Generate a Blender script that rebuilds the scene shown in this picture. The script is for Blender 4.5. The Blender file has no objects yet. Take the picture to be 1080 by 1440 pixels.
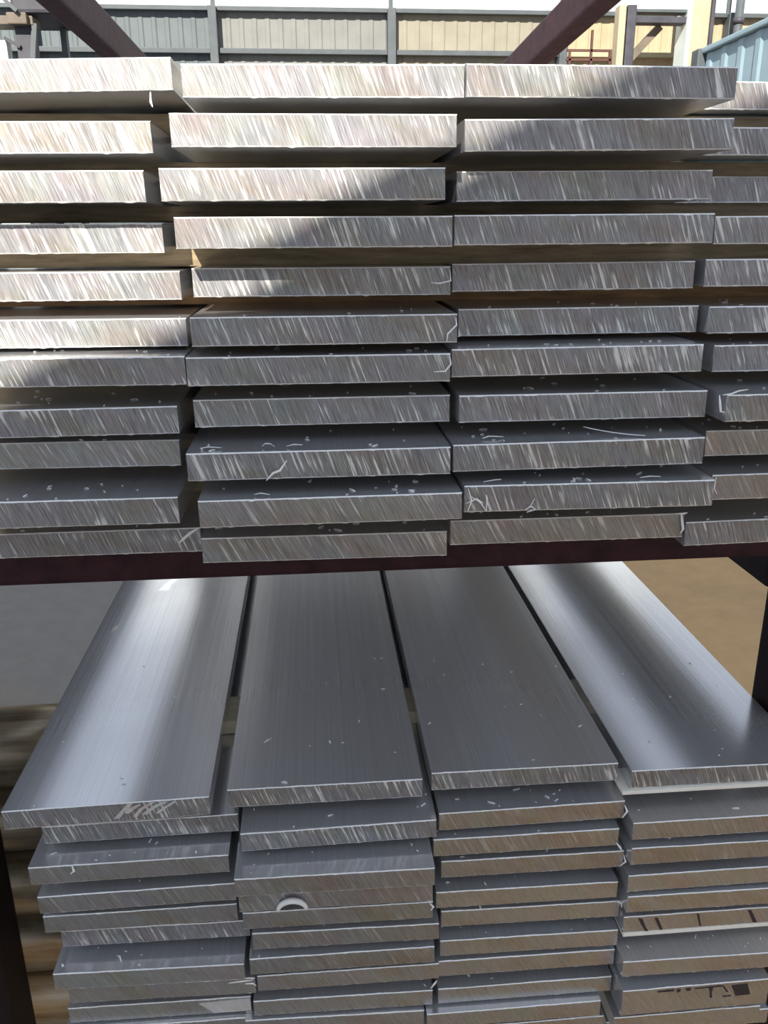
import bpy, math, random
from mathutils import Matrix, Vector

# ------------------------------------------------------------------ camera, sky, sun, exposure
C = bpy.context.scene.collection
SC = bpy.context.scene
H = 1.4                                   # camera height above the floor (m)

cam = bpy.data.cameras.new('camera')
cam.sensor_fit = 'VERTICAL'; cam.sensor_height = 36.0; cam.sensor_width = 27.0
cam.lens = 1174.70 / 1440 * 36.0
cam.clip_start = 0.01; cam.clip_end = 200
camo = bpy.data.objects.new('camera', cam); C.objects.link(camo)
FW = Vector((0.07949899, 0.9453334, -0.31626678)); RT = Vector((0.9962694, -0.08603464, -0.00673168)); DN = Vector((-0.03357359, -0.31455176, -0.94864641))
m = Matrix.Identity(4)
for i in range(3):
    m[i][0] = RT[i]; m[i][1] = -DN[i]; m[i][2] = -FW[i]
m[2][3] = H
camo.matrix_world = m
SC.camera = camo

world = bpy.data.worlds.new('sky'); SC.world = world; world.use_nodes = True
wn = world.node_tree; wn.nodes.clear()
wo = wn.nodes.new('ShaderNodeOutputWorld'); wb = wn.nodes.new('ShaderNodeBackground')
wr = wn.nodes.new('ShaderNodeValToRGB'); wt = wn.nodes.new('ShaderNodeTexCoord'); ws = wn.nodes.new('ShaderNodeSeparateXYZ')
wn.links.new(wt.outputs['Generated'], ws.inputs[0]); wn.links.new(ws.outputs['Z'], wr.inputs[0])
wn.links.new(wr.outputs[0], wb.inputs[0]); wn.links.new(wb.outputs[0], wo.inputs[0])
e = wr.color_ramp.elements
e[0].position = 0.0; e[0].color = (0.87, 0.92, 1.0, 1)
e[1].position = 0.8; e[1].color = (0.70, 0.80, 1.0, 1)
wb.inputs['Strength'].default_value = 0.78

SUN_DIR = Vector((0.25, 0.80, -0.55)).normalized()
sun = bpy.data.lights.new('sun', 'SUN'); sun.energy = 8.0; sun.angle = math.radians(0.4); sun.color = (1.0, 0.93, 0.82)
suno = bpy.data.objects.new('sun', sun); C.objects.link(suno)
suno.rotation_euler = SUN_DIR.to_track_quat('-Z', 'Y').to_euler(); suno.location = (-3, -8, 8)

vs = SC.view_settings
vs.view_transform = 'Standard'; vs.look = 'None'; vs.gamma = 1.0; vs.exposure = 0.14
vs.use_curve_mapping = False

# ------------------------------------------------------------------ helpers
rnd = random.Random(7)

def mesh(name, v, f, mats, mi=None, smooth=False):
    me = bpy.data.meshes.new(name); me.from_pydata([tuple(p) for p in v], [], f)
    for mt in (mats if isinstance(mats, (list, tuple)) else [mats]): me.materials.append(mt)
    if mi: me.polygons.foreach_set('material_index', mi)
    if smooth: me.polygons.foreach_set('use_smooth', [True] * len(me.polygons))
    me.update(); return me

def link(name, me, parent=None, loc=(0, 0, 0), rot=(0, 0, 0)):
    o = bpy.data.objects.new(name, me); C.objects.link(o)
    o.location = loc; o.rotation_euler = rot
    if parent: o.parent = parent
    return o

def tag(o, label=None, cat=None, group=None, kind=None):
    if label: o['label'] = label
    if cat: o['category'] = cat
    if group: o['group'] = group
    if kind: o['kind'] = kind
    return o

def empty(name, loc, label, cat, group=None):
    o = bpy.data.objects.new(name, None); C.objects.link(o); o.location = loc
    return tag(o, label, cat, group)

def box_geo(x0, x1, y0, y1, z0, z1, b=0.0):
    """box with its twelve edges chamfered by b"""
    if b <= 0:
        v = [(x, y, z) for x in (x0, x1) for y in (y0, y1) for z in (z0, z1)]
        f = [(0, 1, 3, 2), (4, 6, 7, 5), (0, 4, 5, 1), (2, 3, 7, 6), (0, 2, 6, 4), (1, 5, 7, 3)]
        return v, f
    import bmesh
    v, f = box_geo(x0, x1, y0, y1, z0, z1)
    bm = bmesh.new(); vv = [bm.verts.new(p) for p in v]
    for q in f: bm.faces.new([vv[i] for i in q])
    bmesh.ops.bevel(bm, geom=bm.edges[:], offset=b, segments=2, affect='EDGES', profile=.6)
    bm.verts.index_update()
    out = [tuple(p.co) for p in bm.verts], [tuple(q.index for q in p.verts) for p in bm.faces]
    bm.free(); return out

def box(name, x0, x1, y0, y1, z0, z1, mat, parent=None, b=0.0, loc=(0, 0, 0), rot=(0, 0, 0)):
    v, f = box_geo(x0, x1, y0, y1, z0, z1, b)
    return link(name, mesh(name, v, f, mat), parent, loc, rot)

def bar_between(name, p, q, w, mat, parent=None, b=0.0, h=None):
    """square tube of width w (height h) from p to q"""
    p, q = Vector(p), Vector(q); L = (q - p).length; h = h or w
    v, f = box_geo(-w / 2, w / 2, 0, L, -h / 2, h / 2, b)
    o = link(name, mesh(name, v, f, mat), parent, p)
    d = (q - p).normalized(); up = Vector((0, 0, 1)) if abs(d.z) < .95 else Vector((0, 1, 0))
    xx = d.cross(up).normalized(); zz = xx.cross(d)
    o.rotation_euler = Matrix((xx, d, zz)).transposed().to_euler(); return o

# ------------------------------------------------------------------ materials
def new_mat(name):
    mt = bpy.data.materials.new(name); mt.use_nodes = True; nt = mt.node_tree
    return mt, nt, nt.nodes['Principled BSDF']

class G:
    """small node-graph helper"""
    def __init__(s, nt): s.t = nt
    def n(s, kind, **kw):
        x = s.t.nodes.new('ShaderNode' + kind)
        for k, v in kw.items(): setattr(x, k, v)
        return x
    def l(s, a, b): s.t.links.new(a, b)
    def coord(s, scale=(1, 1, 1), rot=(0, 0, 0), which='Object', rand=True):
        tc = s.n('TexCoord'); src = tc.outputs[which]
        if rand:
            oi = s.n('ObjectInfo'); mu = s.n('Math', operation='MULTIPLY'); mu.inputs[1].default_value = 37.0
            s.l(oi.outputs['Random'], mu.inputs[0])
            ad = s.n('VectorMath', operation='ADD'); s.l(src, ad.inputs[0]); s.l(mu.outputs[0], ad.inputs[1]); src = ad.outputs[0]
        r = s.n('Mapping', vector_type='POINT'); r.inputs['Rotation'].default_value = rot; s.l(src, r.inputs[0])
        k = s.n('VectorMath', operation='MULTIPLY'); k.inputs[1].default_value = scale; s.l(r.outputs[0], k.inputs[0])
        return k.outputs[0]
    def noise(s, co, scale=1.0, detail=3.0, rough=.55):
        x = s.n('TexNoise'); x.inputs['Scale'].default_value = scale; x.inputs['Detail'].default_value = detail
        x.inputs['Roughness'].default_value = rough; s.l(co, x.inputs['Vector']); return x
    def ramp(s, fac, *stops):
        x = s.n('ValToRGB'); el = x.color_ramp.elements
        while len(el) < len(stops): el.new(.5)
        for q, (p, c) in zip(el, stops):
            q.position = p; q.color = (c, c, c, 1) if isinstance(c, (int, float)) else (*c, 1)
        s.l(fac, x.inputs[0]); return x.outputs[0]
    def mix(s, fac, a, b, blend='MIX'):
        x = s.n('Mix', data_type='RGBA', blend_type=blend)
        for k, v in ((0, fac), (6, a), (7, b)):
            if isinstance(v, (int, float)): x.inputs[k].default_value = v if k == 0 else (v, v, v, 1)
            elif isinstance(v, tuple): x.inputs[k].default_value = (*v, 1)
            else: s.l(v, x.inputs[k])
        return x.outputs[2]
    def math(s, op, a, b):
        x = s.n('Math', operation=op)
        for k, v in ((0, a), (1, b)):
            if isinstance(v, (int, float)): x.inputs[k].default_value = v
            else: s.l(v, x.inputs[k])
        return x.outputs[0]
    def bump(s, h, strength, dist, bsdf):
        x = s.n('Bump'); x.inputs['Strength'].default_value = strength; x.inputs['Distance'].default_value = dist
        s.l(h, x.inputs['Height']); s.l(x.outputs[0], bsdf.inputs['Normal'])

def saw_cut(name, angle, fleck, dark, mid, metal=.75, rough=.40, cover=.565):
    """saw-cut aluminium: slanted streaks, bright flecks, faint heat tints"""
    mt, nt, bs = new_mat(name); g = G(nt)
    rot = (0, math.radians(angle), 0)
    a = g.noise(g.coord((560, 1, 26), rot), 1.0, 3.5, .6)          # broken streaks
    b = g.noise(g.coord((1500, 1, 60), rot), 1.0, 2.0, .6)         # fine lines
    big = g.noise(g.coord((30, 1, 60)), 1.0, 2.0, .5)
    hue = g.noise(g.coord((45, 1, 25), rot), 1.0, 2.0, .5)
    base = g.mix(g.ramp(b.outputs[0], (.3, 0.0), (.72, 1.0)), dark, mid)
    s = g.math('ADD', a.outputs[0], g.math('MULTIPLY', g.math('SUBTRACT', big.outputs[0], .5), .35))
    flk = g.ramp(s, (cover, 0.0), (cover + .11, 1.0))
    tint = g.mix(.22, (1, 1, 1), hue.outputs['Color'], 'MIX')
    base = g.mix(.9, base, g.mix(1.0, tint, (1.12, 1.12, 1.12), 'MULTIPLY'), 'MULTIPLY')
    refl = g.noise(g.coord((16, 1, 70), (0, math.radians(-18), 0)), 1.0, 3.0, .55)
    base = g.mix(g.math('MULTIPLY', g.ramp(refl.outputs[0], (.46, 0.0), (.66, 1.0)), .55), base, g.mix(1.0, base, (.90, .76, .60), 'MULTIPLY'))   # tan smears painted in to stand for reflections on the cut ends
    base = g.mix(g.math('MULTIPLY', flk, fleck), base, (.84, .84, .82))
    g.l(base, bs.inputs['Base Color']); bs.inputs['Metallic'].default_value = metal
    g.l(g.ramp(a.outputs[0], (.3, rough - .06), (.7, rough + .12)), bs.inputs['Roughness'])
    g.bump(g.math('ADD', a.outputs[0], g.math('MULTIPLY', b.outputs[0], .5)), .35, .0006, bs)
    return mt

def mill(name, col, rough=.17):
    """drawn aluminium flat face: fine lengthwise lines, hazy smears"""
    mt, nt, bs = new_mat(name); g = G(nt)
    a = g.noise(g.coord((700, 2.5, 700)), 1.0, 3.0, .6)
    h = g.noise(g.coord((14, 6, 14)), 1.0, 3.0, .55)
    base = g.mix(g.ramp(a.outputs[0], (.3, 0.0), (.7, 1.0)), tuple(c * .9 for c in col), tuple(min(1, c * 1.08) for c in col))
    base = g.mix(g.math('MULTIPLY', g.ramp(h.outputs[0], (.45, 0.0), (.75, 1.0)), .25), base, tuple(c * .72 for c in col))
    g.l(base, bs.inputs['Base Color']); bs.inputs['Metallic'].default_value = .72
    r = g.math('ADD', g.math('MULTIPLY', h.outputs[0], .10), g.math('MULTIPLY', a.outputs[0], .06))
    g.l(g.math('ADD', r, rough - .06), bs.inputs['Roughness'])
    g.bump(a.outputs[0], .012, .0002, bs)
    return mt

def plain(name, col, rough=.6, metal=0.0, var=.25, scale=40, bumpd=0.0, stretch=(1, 1, 1)):
    mt, nt, bs = new_mat(name); g = G(nt)
    a = g.noise(g.coord(tuple(scale * k for k in stretch)), 1.0, 4.0, .6)
    g.l(g.mix(g.ramp(a.outputs[0], (.3, 0.0), (.7, 1.0)), tuple(c * (1 - var) for c in col), tuple(min(1, c * (1 + var)) for c in col)), bs.inputs['Base Color'])
    bs.inputs['Roughness'].default_value = rough; bs.inputs['Metallic'].default_value = metal
    if bumpd: g.bump(a.outputs[0], .5, bumpd, bs)
    return mt

M = {}
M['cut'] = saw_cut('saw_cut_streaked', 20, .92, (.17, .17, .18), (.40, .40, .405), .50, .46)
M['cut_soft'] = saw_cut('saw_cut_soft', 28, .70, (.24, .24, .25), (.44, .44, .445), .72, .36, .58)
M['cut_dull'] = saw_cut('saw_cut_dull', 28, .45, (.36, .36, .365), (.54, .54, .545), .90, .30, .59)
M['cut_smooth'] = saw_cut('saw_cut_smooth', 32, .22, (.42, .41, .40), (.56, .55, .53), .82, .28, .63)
M['ground'] = saw_cut('ground_metal', 28, .55, (.62, .61, .60), (.78, .77, .75), .4, .45, .52)
M['mill'] = mill('mill_finish', (.725, .73, .745))
M['burr'] = plain('bright_burr', (.88, .88, .86), .45, .35, .1, 900)
M['chip'] = plain('bright_shaving', (.95, .95, .94), .45, .0, .03, 900)
M['rack'] = plain('maroon_paint', (.038, .013, .018), .62, 0, .45, 60, .0004)
M['rack_dark'] = plain('dark_maroon_paint', (.015, .007, .009), .5, 0, .4, 60, .0004)
for k_ in ('rack', 'rack_dark'): M[k_].node_tree.nodes['Principled BSDF'].inputs['Specular IOR Level'].default_value = .25
M['batten_brown'] = plain('weathered_batten', (.30, .23, .14), .75, 0, .4, 30, .0006, (1, 8, 8))
M['batten_orange'] = plain('orange_brown_batten', (.42, .24, .11), .7, 0, .4, 30, .0006, (1, 8, 8))
M['batten_cream'] = plain('cream_wood', (.74, .66, .48), .7, 0, .12, 30, .0004, (1, 8, 8))
M['strip'] = plain('pale_strip', (.93, .90, .80), .6, 0, .05, 60)
M['ink'] = plain('dark_ink', (.035, .025, .03), .6, 0, .3, 300)
M['cream_steel'] = plain('cream_painted_steel', (.42, .37, .26), .6, 0, .1, 6)
M['grey_steel'] = plain('grey_painted_steel', (.08, .095, .105), .6, 0, .15, 6)
M['dark_steel'] = plain('dark_steel', (.05, .05, .065), .6, 0, .3, 6)
M['tan_steel'] = plain('tan_steel', (.16, .13, .10), .7, 0, .2, 8)
M['red_steel'] = plain('rusty_red_rail', (.10, .04, .03), .6, 0, .2, 8)
M['sheet_grey'] = plain('grey_sheet', (.20, .205, .195), .6, 0, .10, 3)
M['sheet_bluegrey'] = plain('bluegrey_sheet', (.11, .135, .145), .6, 0, .10, 3)
M['sheet_beige'] = plain('beige_sheet', (.27, .25, .195), .6, 0, .10, 3)
M['sheet_sand'] = plain('sand_sheet', (.42, .34, .22), .6, 0, .10, 3)
M['sheet_blue'] = plain('pale_blue_sheet', (.30, .42, .48), .55, 0, .08, 3)
M['pale_panel'] = plain('pale_panel', (.75, .85, .85), .5, 0, .05, 3)

def billet_mat():
    mt, nt, bs = new_mat('weathered_billet'); g = G(nt)
    a = g.noise(g.coord((4, 70, 70)), 1.0, 4.0, .6); b = g.noise(g.coord((25, 25, 25)), 1.0, 5.0, .65)
    base = g.mix(g.ramp(a.outputs[0], (.35, 0.0), (.62, 1.0)), (.22, .16, .09), (.50, .42, .30))
    base = g.mix(g.math('MULTIPLY', g.ramp(b.outputs[0], (.45, 0.0), (.7, 1.0)), .6), base, (.42, .40, .35))
    g.l(base, bs.inputs['Base Color']); bs.inputs['Metallic'].default_value = .80
    bs.inputs['Roughness'].default_value = .30; g.bump(b.outputs[0], .25, .001, bs); return mt
M['billet'] = billet_mat()

def floor_mat():
    mt, nt, bs = new_mat('concrete_floor'); g = G(nt)
    co = g.coord((1, 1, 1), rand=False)
    a = g.noise(co, 1.6, 6.0, .62); b = g.noise(co, 14, 5.0, .65)
    sx = g.n('SeparateXYZ'); g.l(co, sx.inputs[0])
    side = g.math('ADD', sx.outputs['X'], g.math('MULTIPLY', g.math('SUBTRACT', a.outputs[0], .5), .9))
    tan = g.ramp(g.math('ADD', g.math('MULTIPLY', side, .8), .43), (.42, 0.0), (.68, 1.0))   # tan dust lies on the right half of the yard
    grey = g.mix(b.outputs[0], (.042, .045, .051), (.066, .069, .075))
    dust = g.mix(b.outputs[0], (.115, .082, .046), (.165, .120, .072))
    base = g.mix(tan, grey, dust)
    base = g.mix(g.math('MULTIPLY', g.ramp(a.outputs[0], (.5, 0.0), (.7, 1.0)), .35), base, (.065, .053, .040))
    g.l(base, bs.inputs['Base Color']); bs.inputs['Roughness'].default_value = .8; bs.inputs['Specular IOR Level'].default_value = .15
    g.bump(b.outputs[0], .3, .004, bs); return mt
M['floor'] = floor_mat()

def pane_mat():
    mt, nt, bs = new_mat('backlit_translucent_sheet')
    bs.inputs['Base Color'].default_value = (.18, .20, .21, 1); bs.inputs['Roughness'].default_value = .5
    bs.inputs['Emission Color'].default_value = (.95, .98, 1, 1); bs.inputs['Emission Strength'].default_value = 1.0
    return mt
M['pane'] = pane_mat()

# ------------------------------------------------------------------ setting: floor, far wall, side wall, added shadow caster behind the camera
tag(box('floor', -16, 16, -12, 18, -.1, 0, M['floor']), kind='structure')

def corrugated(name, width, z0, z1, mat, parent, x, y, along='X', pitch=.19, depth=.010):
    n = max(1, round(width / pitch)); p = width / n; v = []; f = []
    prof = []
    for i in range(n):
        for (t, d) in ((0, 0), (.55, 0), (.65, 1), (.9, 1)): prof.append((i * p + t * p, d * depth))
    prof.append((width, 0))
    for (t, d) in prof:
        a, b = (t, -d) if along == 'X' else (-d, t)
        v += [(a, b, z0), (a, b, z1)]
    for i in range(len(prof) - 1):
        f.append((2 * i, 2 * i + 2, 2 * i + 3, 2 * i + 1) if along == 'X' else (2 * i, 2 * i + 1, 2 * i + 3, 2 * i + 2))
    return link(name, mesh(name, v, f, mat), parent, (x, y, 0))

WY = 13.9; TOP = 4.48
wall = tag(box('wall_far', -9, 12, WY + .06, WY + .2, 0, TOP, M['sheet_grey']), kind='structure')
cols = [-8.97, -6.4, -3.83, -1.26, 1.32, 3.89, 6.46, 9.03, 11.6]
bay = ['sheet_bluegrey', 'sheet_bluegrey', 'sheet_bluegrey', 'sheet_grey', 'sheet_beige', 'sheet_sand', 'sheet_sand', 'sheet_sand']
for i, mk in enumerate(bay):
    w = cols[i + 1] - cols[i] - .12
    corrugated('sheet_panel', w, 0, TOP - .02, M[mk], wall, cols[i] + .06, WY)
    box('girt', cols[i] + .06, cols[i + 1] - .06, WY - .13, WY - .03, 3.90, 3.97, M['cream_steel'] if i > 4 else M['grey_steel'], wall, .008)
    box('eave_rail', cols[i] + .06, cols[i + 1] - .06, WY - .12, WY - .02, TOP - .03, TOP + .03, M['grey_steel'], wall, .008)
for x in cols: box('column', x - .06, x + .06, WY - .2, WY - .0, 0, TOP + .02, M['grey_steel'], wall, .01)
win = tag(box('window_1', -9, 12, WY + .10, WY + .16, TOP + .03, TOP + .13, M['grey_steel']), kind='structure')
for i in range(len(bay)):
    box('pane', cols[i] + .03, cols[i + 1] - .03, WY + .02, WY + .06, TOP + .03, 7.0, M['pane'], win)
for x in cols: box('mullion', x - .03, x + .03, WY - .02, WY + .08, TOP + .03, 7.0, M['grey_steel'], win, .008)

side = tag(box('wall_right', 3.04, 3.10, 1.9, 6.80, 0, H + 1.25, M['sheet_blue']), kind='structure')
corrugated('sheet_panel', 4.9, 0, H + 1.26, M['sheet_blue'], side, 3.03, 1.9, 'Y', .24, .012)
box('coping', 2.99, 3.13, 1.9, 6.82, H + 1.265, H + 1.305, M['sheet_blue'], side, .01)
box('end_post', 2.96, 3.16, 6.80, 6.92, 0, H + 1.30, M['grey_steel'], side, .01)

# unseen panel added behind the camera to block the sun: its sloping top edge throws the slanting shadow on the stacked ends
prof = [(-1.75, H + .29), (.07, H + .29), (.07, H + 1.203), (-1.75, H + .30)]
v = [(x, y, z) for y in (-.96, -.90) for x, z in prof]; n = len(prof)
f = [tuple(reversed(range(n))), tuple(range(n, 2 * n))] + [(i, (i + 1) % n, (i + 1) % n + n, i + n) for i in range(n)]
caster = tag(link('shadow_caster', mesh('shadow_caster', v, f, M['sheet_grey'])), kind='structure')
box('caster_post', .0, .07, -1.03, -.96, 0, H + 1.0, M['grey_steel'], caster)  # posts made up to carry the added panel
box('caster_post', -1.70, -1.63, -1.03, -.96, 0, H + .3, M['grey_steel'], caster)

# ------------------------------------------------------------------ yard steelwork in the distance
fr = empty('steel_frame', (5.2, 13.2, 0), 'cream steel column with a grey girder and diagonal brace before the beige wall', 'steel frame')
def P(o, *a): return [k - d for k, d in zip(a, (o.location.x, o.location.x, o.location.y, o.location.y, 0, 0))]
box('column', *P(fr, 5.50, 5.78, 13.0, 13.3, 0, 6.2), M['cream_steel'], fr, .01)
box('column_flange', *P(fr, 5.44, 5.50, 12.95, 13.35, 0, 6.2), M['pale_panel'], fr, .01)
box('column_flange', *P(fr, 5.78, 5.83, 12.95, 13.35, 0, 6.2), M['dark_steel'], fr, .01)
box('post', *P(fr, 4.46, 4.56, 13.0, 13.2, 0, 4.42), M['cream_steel'], fr, .01)
box('post', *P(fr, 4.58, 4.71, 13.0, 13.2, 0, 4.42), M['dark_steel'], fr, .01)
box('girder', *P(fr, 4.71, 5.44, 13.0, 13.2, H + 2.93, H + 2.97), M['grey_steel'], fr, .005)
box('girder', *P(fr, 4.71, 5.44, 13.0, 13.2, H + 2.80, H + 2.88), M['dark_steel'], fr, .005)
bar_between('brace', (4.72 - 5.2, .05, H + 2.36), (5.15 - 5.2, .05, H + 2.80), .10, M['tan_steel'], fr)
rl = empty('guard_rail', (4.1, 13.4, 0), 'thin rust red guard rail below the cream steel column', 'railing')
for z in (2.38, 2.50): box('rail', -.25, .42, -.02, .02, H + z, H + z + .03, M['red_steel'], rl)
for x in (-.22, .1, .38): box('post', x, x + .03, -.02, .02, 0, H + (2.78 if x == .1 else 2.50), M['red_steel'], rl)
pp = empty('drain_pipe', (6.35, 13.3, 0), 'slim grey blue pipe standing above the pale blue sheet wall', 'pipe')
import bmesh
def cyl_mesh(name, r, L, mat, seg=20, axis='Z', cap_bevel=0.0):
    bm = bmesh.new()
    bmesh.ops.create_cone(bm, cap_ends=True, segments=seg, radius1=r, radius2=r, depth=L)
    if cap_bevel:
        ed = [e_ for e_ in bm.edges if abs(e_.verts[0].co.z - e_.verts[1].co.z) < 1e-6]
        bmesh.ops.bevel(bm, geom=ed, offset=cap_bevel, segments=2, affect='EDGES')
    if axis == 'X': bmesh.ops.rotate(bm, verts=bm.verts, matrix=Matrix.Rotation(math.pi / 2, 3, 'Y'))
    me = bpy.data.meshes.new(name); bm.to_mesh(me); bm.free(); me.materials.append(mat)
    me.polygons.foreach_set('use_smooth', [len(p.vertices) == 4 for p in me.polygons]); return me
link('pipe', cyl_mesh('pipe', .06, 5.6, M['grey_steel']), pp, (0, 0, 2.8))
for z in (2.2, 4.3): link('clamp', cyl_mesh('clamp', .075, .08, M['dark_steel']), pp, (0, 0, z))

gt = empty('gantry', (-1.72, 6.1, 0), 'dark steel gantry leg with a tan cross head at the upper left', 'gantry')
box('leg', -.055, .055, -.05, .05, 0, H + 1.24, M['dark_steel'], gt, .005)
bar_between('brace', (.02, -.06, H + .95), (.075, -.06, H + 1.25), .03, M['grey_steel'], gt)
bar_between('brace', (-.12, -.06, H + 1.17), (-.03, -.06, H + 1.12), .02, M['dark_steel'], gt)
box('cross_head', -.18, .07, -.08, .08, H + 1.24, H + 1.29, M['tan_steel'], gt, .006)
box('head_block', -.075, .045, -.12, .08, H + 1.235, H + 1.30, M['tan_steel'], gt, .008)
box('hoist_body', -.05, .25, -.1, .4, H + 1.30, H + 1.45, M['dark_steel'], gt, .02)
bar_between('jib', (-.13, -.14, H + 1.42), (.0, -.14, H + 1.30), .022, M['grey_steel'], gt)
box('side_panel', -.30, -.115, -.05, .05, .6, H + 1.16, M['pale_panel'], gt, .005)
box('leg', .13, .17, .3, .36, 0, H + 1.30, M['grey_steel'], gt, .005)

# ------------------------------------------------------------------ the rack
rack = empty('storage_rack', (.05, .62, 0), 'maroon painted square tube rack holding two piles of aluminium flat bars', 'rack')
def rb(name, x0, x1, y0, y1, z0, z1, mat='rack', b=.004, **k):
    return box(name, x0 - .05, x1 - .05, y0 - .62, y1 - .62, z0 + H, z1 + H, M[mat], rack, b, **k)
XL, XR = -.292, .3945
for y in (.60, 2.15):
    rb('post', XL - .05, XL, y, y + .05, -H, .40 if y < 1 else .28, 'rack_dark'); rb('post', XR, XR + .05, y, y + .05, -H, .40 if y < 1 else .28, 'rack_dark')
for y in (.578, 2.12): rb('cross_beam', XL + .001, XR - .001, y, y + .05, -.241, -.1915)
for y in (.80, 2.12): rb('cross_beam', XL - .05, XR + .05, y, y + .05, -.7325, -.6825, 'rack_dark')
for x in (XL - .05, XR): rb('post', x, x + .05, .80, .85, -H, -.7325, 'rack_dark')
for (z, y0) in ((-.301, .65), (-.7925, .85)):
    rb('side_rail', XL - .05, XL, y0, 2.15, z, z + .06, 'rack_dark'); rb('side_rail', XR, XR + .05, y0, 2.15, z, z + .06, 'rack_dark')
v, f = box_geo(-.032, 0, 0, 2.1, .273, .322, .004)
link('top_rail', mesh('top_rail', v, f, M['rack']), rack, (XL - .05, .62 - .62, H))
v, f = box_geo(0, .036, 0, 2.1, 0, .048, .004)
link('top_rail', mesh('top_rail', v, f, M['rack']), rack, (XR - .05, 0, H + .318), (math.radians(-2.2), 0, 0))

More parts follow.
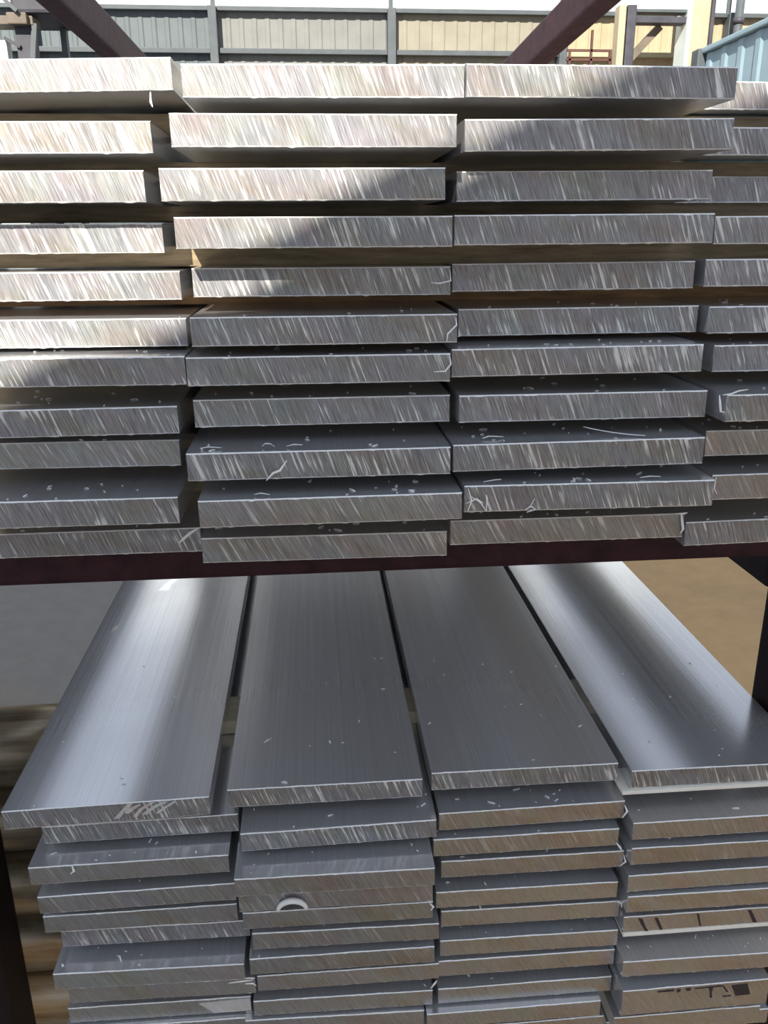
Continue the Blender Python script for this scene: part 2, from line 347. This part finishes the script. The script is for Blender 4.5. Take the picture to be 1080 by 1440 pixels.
# ------------------------------------------------------------------ aluminium flat bars
# pile, layer from the top, column from the left, x, y, z of the top left front corner (mm, from the camera), skew of the saw cut, tilt (deg)
BARS = [
('U',1,1,-219.8,510.3,87.8,-0.53,1.03), ('U',1,2,-63.3,492.6,84.6,-0.22,0.24), ('U',1,3,87.0,489.8,85.3,-0.14,-0.19), ('U',1,4,238.5,559.8,89.0,0.19,-0.19),
('U',2,1,-232.2,502.7,57.8,-0.11,0.25), ('U',2,2,-69.2,478.5,59.4,-0.04,0.01), ('U',2,3,85.9,486.1,57.9,-0.48,0.40), ('U',2,4,238.5,542.5,60.7,0.02,0.05),
('U',3,1,-236.3,491.4,32.7,-0.05,0.13), ('U',3,2,-75.8,472.7,32.8,-0.03,0.06), ('U',3,3,84.8,502.6,33.0,-0.35,0.26), ('U',3,4,238.5,560.7,33.7,0.07,-0.10),
('U',4,1,-232.0,510.5,6.4,0.03,-0.01), ('U',4,2,-70.8,476.8,9.0,-0.02,-0.03), ('U',4,3,81.1,485.7,9.4,-0.18,0.12), ('U',4,4,244.4,512.8,8.5,0.03,0.07),
('U',5,1,-224.1,508.9,-19.4,0.06,-0.10), ('U',5,2,-67.0,503.5,-18.1,0.00,-0.15), ('U',5,3,84.9,512.5,-17.5,-0.13,0.15), ('U',5,4,239.4,508.8,-16.1,-0.01,-0.04),
('U',6,1,-221.5,501.5,-45.0,-0.02,-0.20), ('U',6,2,-66.7,479.3,-43.3,-0.08,-0.06), ('U',6,3,88.5,509.0,-43.5,-0.01,0.09), ('U',6,4,241.2,500.9,-43.4,0.00,-0.03),
('U',7,1,-220.6,478.1,-63.6,-0.12,-0.21), ('U',7,2,-70.6,477.2,-65.0,-0.10,-0.10), ('U',7,3,79.9,478.8,-63.3,-0.22,0.17), ('U',7,4,242.8,492.2,-65.6,0.03,0.01),
('U',8,1,-227.6,480.0,-92.9,0.14,0.07), ('U',8,2,-69.3,484.1,-90.3,-0.02,-0.08), ('U',8,3,84.5,476.7,-89.8,-0.19,-0.02), ('U',8,4,240.4,464.2,-90.6,0.00,0.01),
('U',9,1,-230.7,498.7,-115.7,-0.29,-0.32), ('U',9,2,-72.2,460.8,-116.0,-0.07,-0.09), ('U',9,3,79.0,461.9,-115.5,-0.15,0.27), ('U',9,4,239.9,483.5,-116.4,0.03,0.01),
('U',10,1,-229.7,469.2,-143.2,-0.07,-0.15), ('U',10,2,-66.5,451.9,-141.2,0.06,0.05), ('U',10,3,85.1,456.6,-138.7,-0.49,-0.23), ('U',10,4,241.6,472.8,-141.6,0.09,0.05),
('U',11,1,-223.0,502.0,-174.0,0.03,-0.06), ('U',11,2,-70.4,479.9,-173.5,-0.34,-0.27), ('U',11,3,81.9,484.0,-169.3,-0.42,0.02), ('U',11,4,233.4,483.2,-175.5,0.58,0.35),
('L',1,1,-237.5,531.6,-398.7,0.94,0.22), ('L',2,1,-219.4,552.5,-430.4,0.32,0.11), ('L',3,1,-226.4,533.4,-451.6,0.08,-0.02), ('L',4,1,-223.2,533.2,-479.2,0.23,0.09),
('L',5,1,-223.6,538.0,-502.6,-0.14,-0.06), ('L',6,1,-215.9,547.8,-527.2,-0.79,-0.23), ('L',7,1,-220.3,530.5,-552.6,-1.22,-0.28), ('L',8,1,-213.0,536.9,-574.5,-1.31,-0.31),
('L',9,1,-218.7,544.7,-604.5,-0.74,-0.14), ('L',1,2,-75.5,543.7,-400.4,-0.20,-0.08), ('L',2,2,-66.2,528.1,-428.9,0.62,0.23), ('L',3,2,-70.5,507.5,-452.1,-0.65,-0.18),
('L',4,2,-70.0,519.8,-478.3,-0.63,-0.16), ('L',5,2,-68.7,527.2,-502.5,-0.65,-0.14), ('L',6,2,-63.0,530.8,-527.0,-1.02,-0.26), ('L',7,2,-66.4,529.1,-550.9,-0.42,-0.05),
('L',8,2,-61.7,533.2,-573.4,-0.42,-0.07), ('L',9,2,-66.5,536.0,-603.0,-0.93,-0.18), ('L',10,2,-73.9,534.1,-621.2,-1.28,-0.25), ('L',1,3,82.0,549.4,-400.2,-0.38,-0.09),
('L',2,3,86.7,538.5,-429.9,0.34,0.12), ('L',3,3,82.2,535.4,-451.8,-0.29,-0.05), ('L',4,3,89.1,538.4,-476.0,-0.55,0.03), ('L',5,3,84.9,534.8,-502.7,-0.63,-0.15),
('L',6,3,89.8,538.6,-526.0,-0.86,-0.14), ('L',7,3,88.6,533.5,-551.5,-0.75,-0.12), ('L',8,3,87.8,533.8,-573.4,-0.40,-0.05), ('L',9,3,87.8,534.0,-603.5,-0.29,-0.01),
('L',10,3,77.4,526.8,-622.0,-0.15,-0.03), ('L',1,4,240.1,541.2,-403.2,-0.41,-0.15), ('L',2,4,239.7,527.7,-441.9,-0.20,-0.10), ('L',3,4,239.8,525.4,-464.2,-0.39,-0.13),
('L',4,4,239.6,525.9,-491.5,-0.02,-0.04), ('L',5,4,239.8,523.6,-510.3,-0.48,-0.13), ('L',6,4,239.9,527.2,-534.5,-0.17,-0.06), ('L',7,4,239.6,519.0,-573.1,-0.67,-0.20),
('L',8,4,239.2,512.6,-597.4,0.39,-0.12), ('L',9,4,239.1,523.6,-639.6,0.17,-0.09)
]
BARS += [('L', 10, 1, -222.0, 540.0, -622.5, -.6, -.1), ('L', 10, 4, 240.0, 540.0, -664.0, 0, 0),
         ('L', 11, 1, -224.0, 538.0, -644.5, 0, 0), ('L', 11, 2, -70.5, 536.0, -644.5, -.5, 0), ('L', 11, 3, 83.0, 531.0, -644.5, -.2, 0)]
LEN = 2.15

def bar_mesh(name, W, T, skew, cut, seed, notch=None, rag=1.0):
    r = random.Random(seed); N = 60; b = .0006
    k = math.tan(math.radians(skew)); v = []; f = []; mi = []
    drift = [0.0] * (N + 1); a = 0
    for i in range(N + 1):
        a = a * .8 + r.gauss(0, .00010) * rag; drift[i] = a
    for i in range(N + 1):
        x = W * i / N; y = k * (x - W / 2)
        def zj(): return r.gauss(0, .00010) * rag + (r.random() < .08) * r.uniform(.00015, .0004) * rag
        nz = 0
        if notch and abs(x - notch[0]) < notch[1]: nz = math.sqrt(notch[1] ** 2 - (x - notch[0]) ** 2)
        ex = -b * .6 if i == 0 else (b * .6 if i == N else 0)
        v += [(x, y + b + drift[i], 0), (x - ex, y + drift[i] * .4, -b - abs(zj())),
              (x - ex, y + drift[i] * .3, -T + b + nz + zj() * .6), (x, y + b * .8, -T + nz - max(0, zj())),
              (x, .016 if notch else .004, -T + nz), (x, .0161 if notch else .0042, -T), (x, LEN, -T), (x, LEN, 0)]
    R = 8
    for i in range(N):
        p, q = R * i, R * (i + 1)
        for j, s in ((0, 2), (1, 0), (2, 2), (3, 1), (4, 1), (5, 1), (6, 0), (7, 1)):
            j2 = (j + 1) % R
            f.append((p + j, q + j, q + j2, p + j2)); mi.append(s)
    f.append(tuple(range(R))); mi.append(1)
    f.append(tuple(R * N + j for j in reversed(range(R)))); mi.append(1)
    me = mesh(name, v, [tuple(reversed(q)) for q in f], [M[cut], M['mill'], M['burr']], mi)
    return me

ORD = ['', 'first', 'second', 'third', 'fourth', 'fifth', 'sixth', 'seventh', 'eighth', 'ninth', 'tenth', 'eleventh']
LOOK_U = {
 (1, 1): 'sunlit end jutting forward', (1, 2): 'sunlit end', (1, 3): 'end half sunlit', (1, 4): 'set back scratched end',
 (2, 1): 'bright sunlit end', (2, 2): 'bright sunlit end', (2, 3): 'end with lit corner', (2, 4): 'set back scratched end',
 (3, 1): 'bright sunlit end', (3, 2): 'sunlit end pitted at right', (3, 3): 'shaded scratched end', (3, 4): 'set back scratched end',
 (4, 1): 'sunlit end', (4, 2): 'end half sunlit', (5, 1): 'sunlit tan end', (5, 2): 'end with lit corner',
 (6, 1): 'end crossed by shadow edge', (7, 1): 'end crossed by shadow edge', (8, 1): 'end mostly shaded',
 (6, 3): 'pale right corner', (8, 4): 'loose shaving at corner', (9, 1): 'pale bluish end', (9, 2): 'shavings on its top',
 (9, 3): 'curled shaving on top', (10, 3): 'burrs at lower left', (11, 1): 'sliver at its right end', (11, 3): 'burr at its right end'}
LOOK_L = {
 (1, 1): 'scuffed end', (1, 2): 'long bare top', (1, 3): 'long bare top', (1, 4): 'long gleaming top',
 (2, 2): 'pale top ledge', (3, 2): 'broad pale ledge', (4, 2): 'arched notch in its end', (7, 1): 'broad ledge with shavings',
 (9, 1): 'bright ground patch on end', (7, 4): 'broad bright ledge', (8, 4): 'ink marked thick end', (8, 1): 'burr at its right end'}

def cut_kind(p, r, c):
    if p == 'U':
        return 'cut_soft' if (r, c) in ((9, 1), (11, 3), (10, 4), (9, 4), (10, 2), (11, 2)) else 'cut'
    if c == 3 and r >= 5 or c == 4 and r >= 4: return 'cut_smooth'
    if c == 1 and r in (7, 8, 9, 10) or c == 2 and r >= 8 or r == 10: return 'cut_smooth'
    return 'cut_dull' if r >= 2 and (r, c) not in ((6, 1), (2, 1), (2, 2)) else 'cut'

bar = {}
for n_, (p, r, c, x, y, z, sk, ti) in enumerate(BARS):
    W, T = .1497, .016
    if (p, r, c) == ('L', 8, 4): W, T = .128, .027
    if (p, r, c) == ('L', 9, 4): W = .131
    notch = (.0405, .0098) if (p, r, c) == ('L', 4, 2) else None
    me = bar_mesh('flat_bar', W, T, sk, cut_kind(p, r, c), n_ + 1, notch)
    mid = W / 2 * math.tan(math.radians(sk))
    o = link('flat_bar', me, None, (x / 1e3, y / 1e3 + mid, z / 1e3 + H), (0, -math.radians(ti), 0))
    o['W'] = W
    pile = 'upper pile' if p == 'U' else 'lower pile'
    look = (LOOK_U if p == 'U' else LOOK_L).get((r, c), 'shaded scratched end' if p == 'U' else ('smooth tan end' if cut_kind(p, r, c) == 'cut_smooth' else 'grey saw cut end'))
    col = ['', 'leftmost', 'second', 'third', 'rightmost'][c]
    tag(o, f'aluminium bar, {ORD[r]} from top in {col} column of {pile}, {look}', 'metal bar', f'flat bars in the {pile}')
    bar[p, r, c] = o

def on_bar(key, x, y, z=0.0):
    """world point on a bar: x across, y back from the front edge, z above its top"""
    o = bar[key]; t = -o.rotation_euler.y
    return Vector((o.location.x + x * math.cos(t) - z * math.sin(t), o.location.y + y, o.location.z + x * math.sin(t) + z * math.cos(t)))

# ------------------------------------------------------------------ battens between the layers
def gap(p, r):
    lo, hi = [], []
    for c in (1, 2, 3, 4):
        a, b_ = bar.get((p, r, c)), bar.get((p, r + 1, c))
        hi.append(on_bar((p, r, c), .075, 0, -.016).z); lo.append(on_bar((p, r + 1, c), .075, 0, 0).z)
    return sum(sorted(lo)[1:3]) / 2, sum(sorted(hi)[1:3]) / 2
for r in range(1, 11):
    lo, hi = gap('U', r)
    if hi - lo < .003: hi = lo + .003
    col = 'batten_orange' if r in (5, 6) else 'batten_brown'
    o = box('wooden_batten', -.28, .385, -.018, .018, 0, hi - lo + .0012, M[col], None, .0008, (0, .560 if r == 4 else .598, lo - .0006))
    tag(o, f'{"orange brown" if r in (5, 6) else "dark brown"} wooden batten between {ORD[r]} and {ORD[r+1]} layers of upper pile', 'batten', 'battens between the bar layers')
tag(box('wooden_bearer', -.228, .232, -.02, .02, 0, .0210, M['batten_brown'], None, .001, (0, .825, H - .682)), 'brown wooden bearer under the three left columns of the lower pile', 'bearer')
lo, hi = gap('L', 1)
tag(box('wooden_batten', -.232, .402, -.022, .022, 0, .0125, M['batten_cream'], None, .001, (0, .687, H - .4295)), 'cream wooden batten seen in gaps under the top bars of the lower pile', 'batten', 'battens between the bar layers')

# thin pale strips in the right column of the lower pile
z = on_bar(('L', 1, 4), .075, 0, -.016).z
tag(box('pale_strip', 0, .160, 0, .030, -.0034, 0, M['strip'], None, .0004, (.2330, .5385, z - .0004), (0, math.radians(.15), 0)), 'thin cream strip under the rightmost top bar of the lower pile', 'strip')
z = on_bar(('L', 6, 4), .075, 0, -.016).z
tag(box('pale_strip', 0, .146, 0, .030, -.0034, 0, M['strip'], None, .0004, (.2405, .5265, z - .0004), (0, 0, 0)), 'thin cream strip under the sixth bar of the rightmost lower column', 'strip')

# ------------------------------------------------------------------ round bars lying crosswise at the left
bm_me = cyl_mesh('round_bar', .0370, 1.0, M['billet'], 40, 'X', .003)
for i in range(8):
    o = link('round_bar', bm_me, None, (-.729 - rnd.uniform(0, .003), .705 + (.003 if i % 2 else 0), H - .4555 - i * .0742), (rnd.uniform(0, 6), 0, 0))
    tag(o, f'weathered tan round bar, {ORD[i+1]} from top of the stack at left', 'round bar', 'round bars stacked at the left')
arm = rb('side_arm', -1.3, XL - .05, .66, .75, -1.0645, -1.0145, 'rack_dark')
rb('side_arm_stay', XL - .05, XL, .65, .75, -1.0645, -1.0145, 'rack_dark', .002)

# ------------------------------------------------------------------ shavings, burrs and marks
def ribbon(name, pts, w, t, mat, parent=None, up=Vector((0, 0, 1))):
    """curled strip of thickness t and width w along pts"""
    v = []; f = []; pts = [Vector(p) for p in pts]
    for i, p in enumerate(pts):
        d = (pts[min(i + 1, len(pts) - 1)] - pts[max(i - 1, 0)]).normalized()
        s = d.cross(up); s = s.normalized() if s.length > 1e-6 else Vector((1, 0, 0)); nn = s.cross(d)
        ww = w * (.35 if i in (0, len(pts) - 1) else 1)
        for (a, b_) in ((-1, -1), (1, -1), (1, 1), (-1, 1)): v.append(p + s * a * ww / 2 + nn * b_ * t / 2)
    for i in range(len(pts) - 1):
        for j in range(4): f.append((4 * i + j, 4 * i + (j + 1) % 4, 4 * i + 4 + (j + 1) % 4, 4 * i + 4 + j))
    f += [(3, 2, 1, 0), tuple(4 * (len(pts) - 1) + j for j in range(4))]
    return v, f

def shaving(key, x, y, pts, w, label, z=.0006):
    base = on_bar(key, x, y, z)
    v, f = ribbon('s', pts, w, .0003, None)
    o = link('metal_shaving', mesh('metal_shaving', v, f, M['chip'], smooth=True), None, base)
    return tag(o, label, 'shaving', 'loose aluminium shavings')

arc = [(-.017 + .034 * t, -.004 * math.sin(t * 2.6) - .002, .0006 + .0035 * (1 - t) ** 2) for t in [i / 9 for i in range(10)]]
arc = [(p[0], .010 - .012 * t, p[2]) for p, t in zip(arc, [i / 9 for i in range(10)])]
shaving(('U', 9, 3), .098, .006, arc, .0011, 'curled aluminium shaving on the ninth bar of the third upper column')
shaving(('U', 9, 3), .025, .010, [(-.006, .0, .0004), (-.002, .002, .0012), (.002, .001, .0012), (.007, .003, .0004)], .0016, 'white shaving near the left of the ninth bar, third upper column')
shaving(('U', 9, 2), .045, .006, [(-.003, .003, .0004), (-.001, 0, .0028), (.002, -.001, .0028), (.004, .001, .0006)], .0016, 'bent white shaving on the ninth bar of the second upper column')
shaving(('U', 9, 2), .060, .006, [(-.004, .002, .0004), (0, 0, .0018), (.005, .001, .0012)], .0018, 'flat white flake right of the bent one, second upper column')
shaving(('U', 9, 2), .012, .006, [(-.005, .002, .0004), (0, .001, .0014), (.007, .002, .0004)], .0014, 'pale flake at the left of the ninth bar, second upper column')
shaving(('U', 10, 2), .035, .004, [(-.004, .002, .0004), (0, 0, .0018), (.005, .001, .0004)], .0012, 'small white shaving on the tenth bar of the second upper column')
shaving(('U', 10, 3), .018, .004, [(-.006, .001, .0004), (0, .001, .0014), (.004, -.001, .0022)], .0014, 'white shaving at the left of the tenth bar, third upper column')
shaving(('U', 10, 3), .112, .004, [(-.006, .001, .0004), (0, .001, .0012), (.006, .000, .0010)], .0014, 'white shaving at the right of the tenth bar, third upper column')
shaving(('L', 1, 2), .028, .062, [(-.003, -.003, .0004), (0, 0, .0008), (.003, .003, .0004)], .0014, 'bright sliver near the left edge of the second lower top bar')
shaving(('L', 7, 1), .050, .012, [(-.003, .003, .0004), (0, 0, .0024), (.002, -.004, .0006)], .0016, 'bent shaving on the wide seventh ledge of the leftmost lower column')
shaving(('L', 4, 1), .012, .016, [(-.003, -.004, .0006), (.002, .002, .0006)], .0016, 'straight sliver on the fourth bar of the leftmost lower column')

def burr(key, pts, w, name='burr', label='bright ragged burr', t=.0004):
    """raised sliver on a bar's end, in the bar's own coordinates (x, out of the face, z)"""
    v, f = ribbon('b', [(p[0], -p[1], p[2]) for p in pts], w, t, None, up=Vector((0, 1, 0)))
    o = link(name, mesh(name, v, f, M['chip']), bar[key]); o['label'] = label; return o
burr(('U', 6, 2), [(.1485, .0005, -.002), (.1490, .0012, -.006), (.1440, .0010, -.011), (.1436, .0005, -.0155)], .0010)
burr(('U', 7, 2), [(.1490, .0004, -.001), (.1496, .0014, -.006), (.1465, .0012, -.010), (.1400, .0006, -.0103)], .0010)
burr(('U', 5, 2), [(.1490, .0006, -.002), (.1495, .0012, -.008), (.1430, .0008, -.0095), (.1380, .0004, -.009)], .0009)
burr(('U', 8, 4), [(-.0060, .002, .0005), (-.0055, .003, -.004), (-.0045, .003, -.009), (-.001, .001, -.010)], .0013)
burr(('U', 8, 4), [(-.004, .002, .0005), (.001, .002, .001), (.006, .001, .0025), (.012, .000, .003)], .0009)
burr(('U', 9, 2), [(.0440, .001, -.0165), (.048, .002, -.012), (.052, .002, -.0105), (.056, .001, -.005)], .0013)
burr(('U', 11, 1), [(.1360, .002, -.009), (.1390, .003, -.006), (.1440, .003, -.002), (.1490, .002, .0005)], .0018)
for q in ([(.002, .001, -.001), (.004, .002, -.008), (.002, .001, -.015)], [(.004, .001, -.006), (.009, .002, -.009), (.013, .001, -.015)],
          [(.013, .001, -.015), (.013, .002, -.007), (.0125, .001, -.005)], [(.001, .001, -.010), (.007, .002, -.007), (.011, .001, -.010)],
          [(.036, .001, -.015), (.039, .002, -.0125), (.042, .002, -.0145), (.037, .001, -.0165)], [(.039, .002, -.012), (.041, .002, -.008)]):
    burr(('U', 10, 3), q, .0009)
burr(('U', 11, 3), [(.1465, .002, .001), (.1475, .003, -.005), (.1490, .002, -.010), (.1480, .001, -.013)], .0016)
burr(('U', 11, 3), [(.1430, .002, .0005), (.1480, .003, .0008), (.1510, .001, .0005)], .0012)
burr(('U', 10, 4), [(.002, .001, -.001), (.001, .002, -.008), (.004, .001, -.012)], .0008)
burr(('U', 1, 1), [(.1370, -.001, -.0165), (.1366, -.001, -.0215), (.1374, -.001, -.0240)], .0012, 'hanging_shaving', 'small white shaving hanging from the lower edge')
for key, q in ((('L', 8, 1), [(.128, .001, -.004), (.138, .003, -.001), (.148, .002, -.0015)]), (('L', 8, 1), [(.140, .001, -.006), (.148, .003, -.004), (.150, .001, -.009)]),
               (('L', 2, 3), [(.149, .001, -.003), (.151, .002, -.008), (.1475, .002, -.014)]), (('L', 3, 3), [(.148, .001, -.013), (.151, .002, -.017), (.153, .001, -.021)]),
               (('L', 4, 3), [(.1495, .001, -.004), (.151, .002, -.010), (.147, .001, -.0145)]), (('L', 6, 3), [(.146, .001, .0004), (.150, .002, -.001), (.151, .002, -.006)]),
               (('L', 5, 2), [(.147, .001, -.001), (.1500, .002, -.004), (.148, .001, -.008)]), (('L', 9, 2), [(.148, .001, .002), (.151, .002, .008), (.153, .001, .010)]),
               (('L', 3, 1), [(.033, .001, .0005), (.034, .002, -.004), (.031, .001, -.007)])):
    burr(key, q, .0017)
# curled arch of metal round the notch in the fourth bar
pts = [(.0405 + .0108 * math.cos(a), .0008 + .0022 * math.sin(a), -.016 + .0112 * math.sin(a)) for a in [math.pi * i / 14 for i in range(15)]]
v = []; f = []
for i, p in enumerate(pts):
    a = math.pi * i / 14; rr = .0024 * (.55 + .45 * math.sin(a))
    for j in range(8):
        b_ = 2 * math.pi * j / 8; q = rr * math.cos(b_)
        v.append((p[0] + q * math.cos(a), -p[1] + rr * math.sin(b_), p[2] + q * math.sin(a)))
for i in range(14):
    for j in range(8): f.append((8 * i + j, 8 * i + 8 + j, 8 * i + 8 + (j + 1) % 8, 8 * i + (j + 1) % 8))
f += [tuple(range(8)), tuple(reversed([8 * 14 + j for j in range(8)]))]
o = link('arch_burr', mesh('arch_burr', v, f, M['chip'], smooth=True), bar['L', 4, 2]); o['label'] = 'bright curled metal arch over a dark notch'

def face_patch(key, poly, mat, name, label, out=.0005, th=.0005):
    """thin raised polygon on a bar's end; poly in (x, z) of the bar"""
    o = bar[key]; sk = math.tan(math.radians([b_ for b_ in BARS if b_[:3] == key][0][6])); W = o['W']
    n = len(poly)
    v = [(x, sk * (x - W / 2) - out, z) for x, z in poly] + [(x, sk * (x - W / 2) + th, z) for x, z in poly]
    f = [tuple(range(n)), tuple(reversed(range(n, 2 * n)))] + [(i, i + n, (i + 1) % n + n, (i + 1) % n) for i in range(n)]
    q = link(name, mesh(name, v, f, mat), o); q['label'] = label; return q
face_patch(('L', 9, 1), [(.106, -.0035), (.149, -.0012), (.1492, -.0145), (.119, -.0150)], M['ground'], 'ground_patch', 'bright freshly ground patch')
for q in ([(.079, -.0130), (.090, -.0010), (.094, -.0010), (.083, -.0130)], [(.086, -.0080), (.092, -.0040), (.100, -.0015), (.099, -.0030), (.090, -.0095)],
          [(.093, -.0125), (.098, -.0060), (.107, -.0010), (.110, -.0012), (.101, -.0065), (.096, -.0128)], [(.100, -.0105), (.108, -.0045), (.116, -.0012), (.119, -.0018), (.110, -.0060), (.1030, -.0115)],
          [(.110, -.0105), (.116, -.0060), (.124, -.0014), (.125, -.0024), (.118, -.0068), (.112, -.0112)]):
    face_patch(('L', 1, 1), q, M['ground'], 'scuff', 'pale scuff mark')
# hand inked marks on the thick bar
ink = [[(.062, -.0030), (.086, -.0026), (.086, -.0036), (.062, -.0040)],
       [(.030, -.0030), (.044, -.0028), (.044, -.0042), (.030, -.0042)],
       [(.074, -.0035), (.078, -.0035), (.0775, -.0095), (.0785, -.0150), (.0765, -.0150), (.0758, -.0095)],
       [(.086, -.0034), (.0875, -.0034), (.092, -.0100), (.0905, -.0104)],
       [(.094, -.0036), (.108, -.0030), (.112, -.0150), (.099, -.0152)],
       [(.088, -.0145), (.095, -.0142), (.095, -.0152), (.088, -.0154)],
       [(.046, -.0030), (.050, -.0029), (.049, -.0058), (.047, -.0058)], [(.054, -.0030), (.059, -.0028), (.058, -.0052), (.055, -.0050)]]
for q in ink: face_patch(('L', 8, 4), q, M['ink'], 'ink_mark', 'dark hand inked stroke', .0004)
for q in ([(.012, -.002), (.016, -.003), (.020, -.013), (.022, -.0155), (.019, -.0155), (.016, -.010)], [(.026, -.003), (.029, -.003), (.034, -.015), (.032, -.0155)],
          [(.062, -.002), (.064, -.002), (.067, -.014), (.066, -.0145)], [(.106, -.002), (.109, -.002), (.1155, -.0145), (.112, -.0145)]):
    face_patch(('L', 6, 4), q, M['ink'], 'drip_mark', 'dark drip stain', .0004)

# swarf too fine to count, strewn over every visible ledge
V = []; F = []
def chip(p, s, rr):
    a = rr.uniform(0, 6.28); c_, s_ = math.cos(a), math.sin(a); L = s * rr.uniform(.5, 1.4); w = s * rr.uniform(.2, .45); hgt = s * rr.uniform(.05, .22); n0 = len(V)
    for (u, w_, h_) in ((-L, -w, 0), (-L, w, 0), (0, -w * .8, hgt), (0, w, hgt), (L, -w * .5, 0.0002), (L, w * .6, 0.0002)):
        V.append((p[0] + u * c_ - w_ * s_, p[1] + u * s_ + w_ * c_, p[2] + h_))
    t = .00025
    for k in range(6): q = V[n0 + k]; V.append((q[0], q[1], q[2] + t))
    F.extend([(n0 + 6, n0 + 8, n0 + 9, n0 + 7), (n0 + 8, n0 + 10, n0 + 11, n0 + 9), (n0, n0 + 1, n0 + 3, n0 + 2), (n0 + 2, n0 + 3, n0 + 5, n0 + 4),
              (n0, n0 + 2, n0 + 8, n0 + 6), (n0 + 2, n0 + 4, n0 + 10, n0 + 8), (n0 + 1, n0 + 7, n0 + 9, n0 + 3), (n0 + 3, n0 + 9, n0 + 11, n0 + 5), (n0, n0 + 6, n0 + 7, n0 + 1), (n0 + 4, n0 + 5, n0 + 11, n0 + 10)])
rr = random.Random(31)
dens = {('U', 6): (7, .05), ('U', 7): (8, .03), ('U', 8): (14, .06), ('U', 9): (20, .045), ('U', 10): (14, .035), ('U', 11): (7, .02),
        ('L', 1): (11, .22), ('L', 2): (9, .03), ('L', 3): (9, .03), ('L', 4): (3, .012), ('L', 5): (3, .010), ('L', 6): (4, .012), ('L', 7): (9, .028), ('L', 8): (3, .008), ('L', 9): (3, .012)}
for (p, r, c), o in bar.items():
    if (p, r) not in dens: continue
    n, dep = dens[p, r]
    for _ in range(int(n * rr.uniform(.5, 1.3))):
        q = on_bar((p, r, c), rr.uniform(.004, o['W'] - .004), .003 + dep * rr.random() ** 1.3, .0001)
        chip(q, rr.choice((.0007, .0009, .0013, .0018, .0022)) * (.8 if (p, r) == ('L', 1) else 1), rr)
tag(link('aluminium_swarf', mesh('aluminium_swarf', V, F, M['chip'])), 'tiny bright aluminium shavings strewn over the ledges of both piles', 'swarf', kind='stuff')
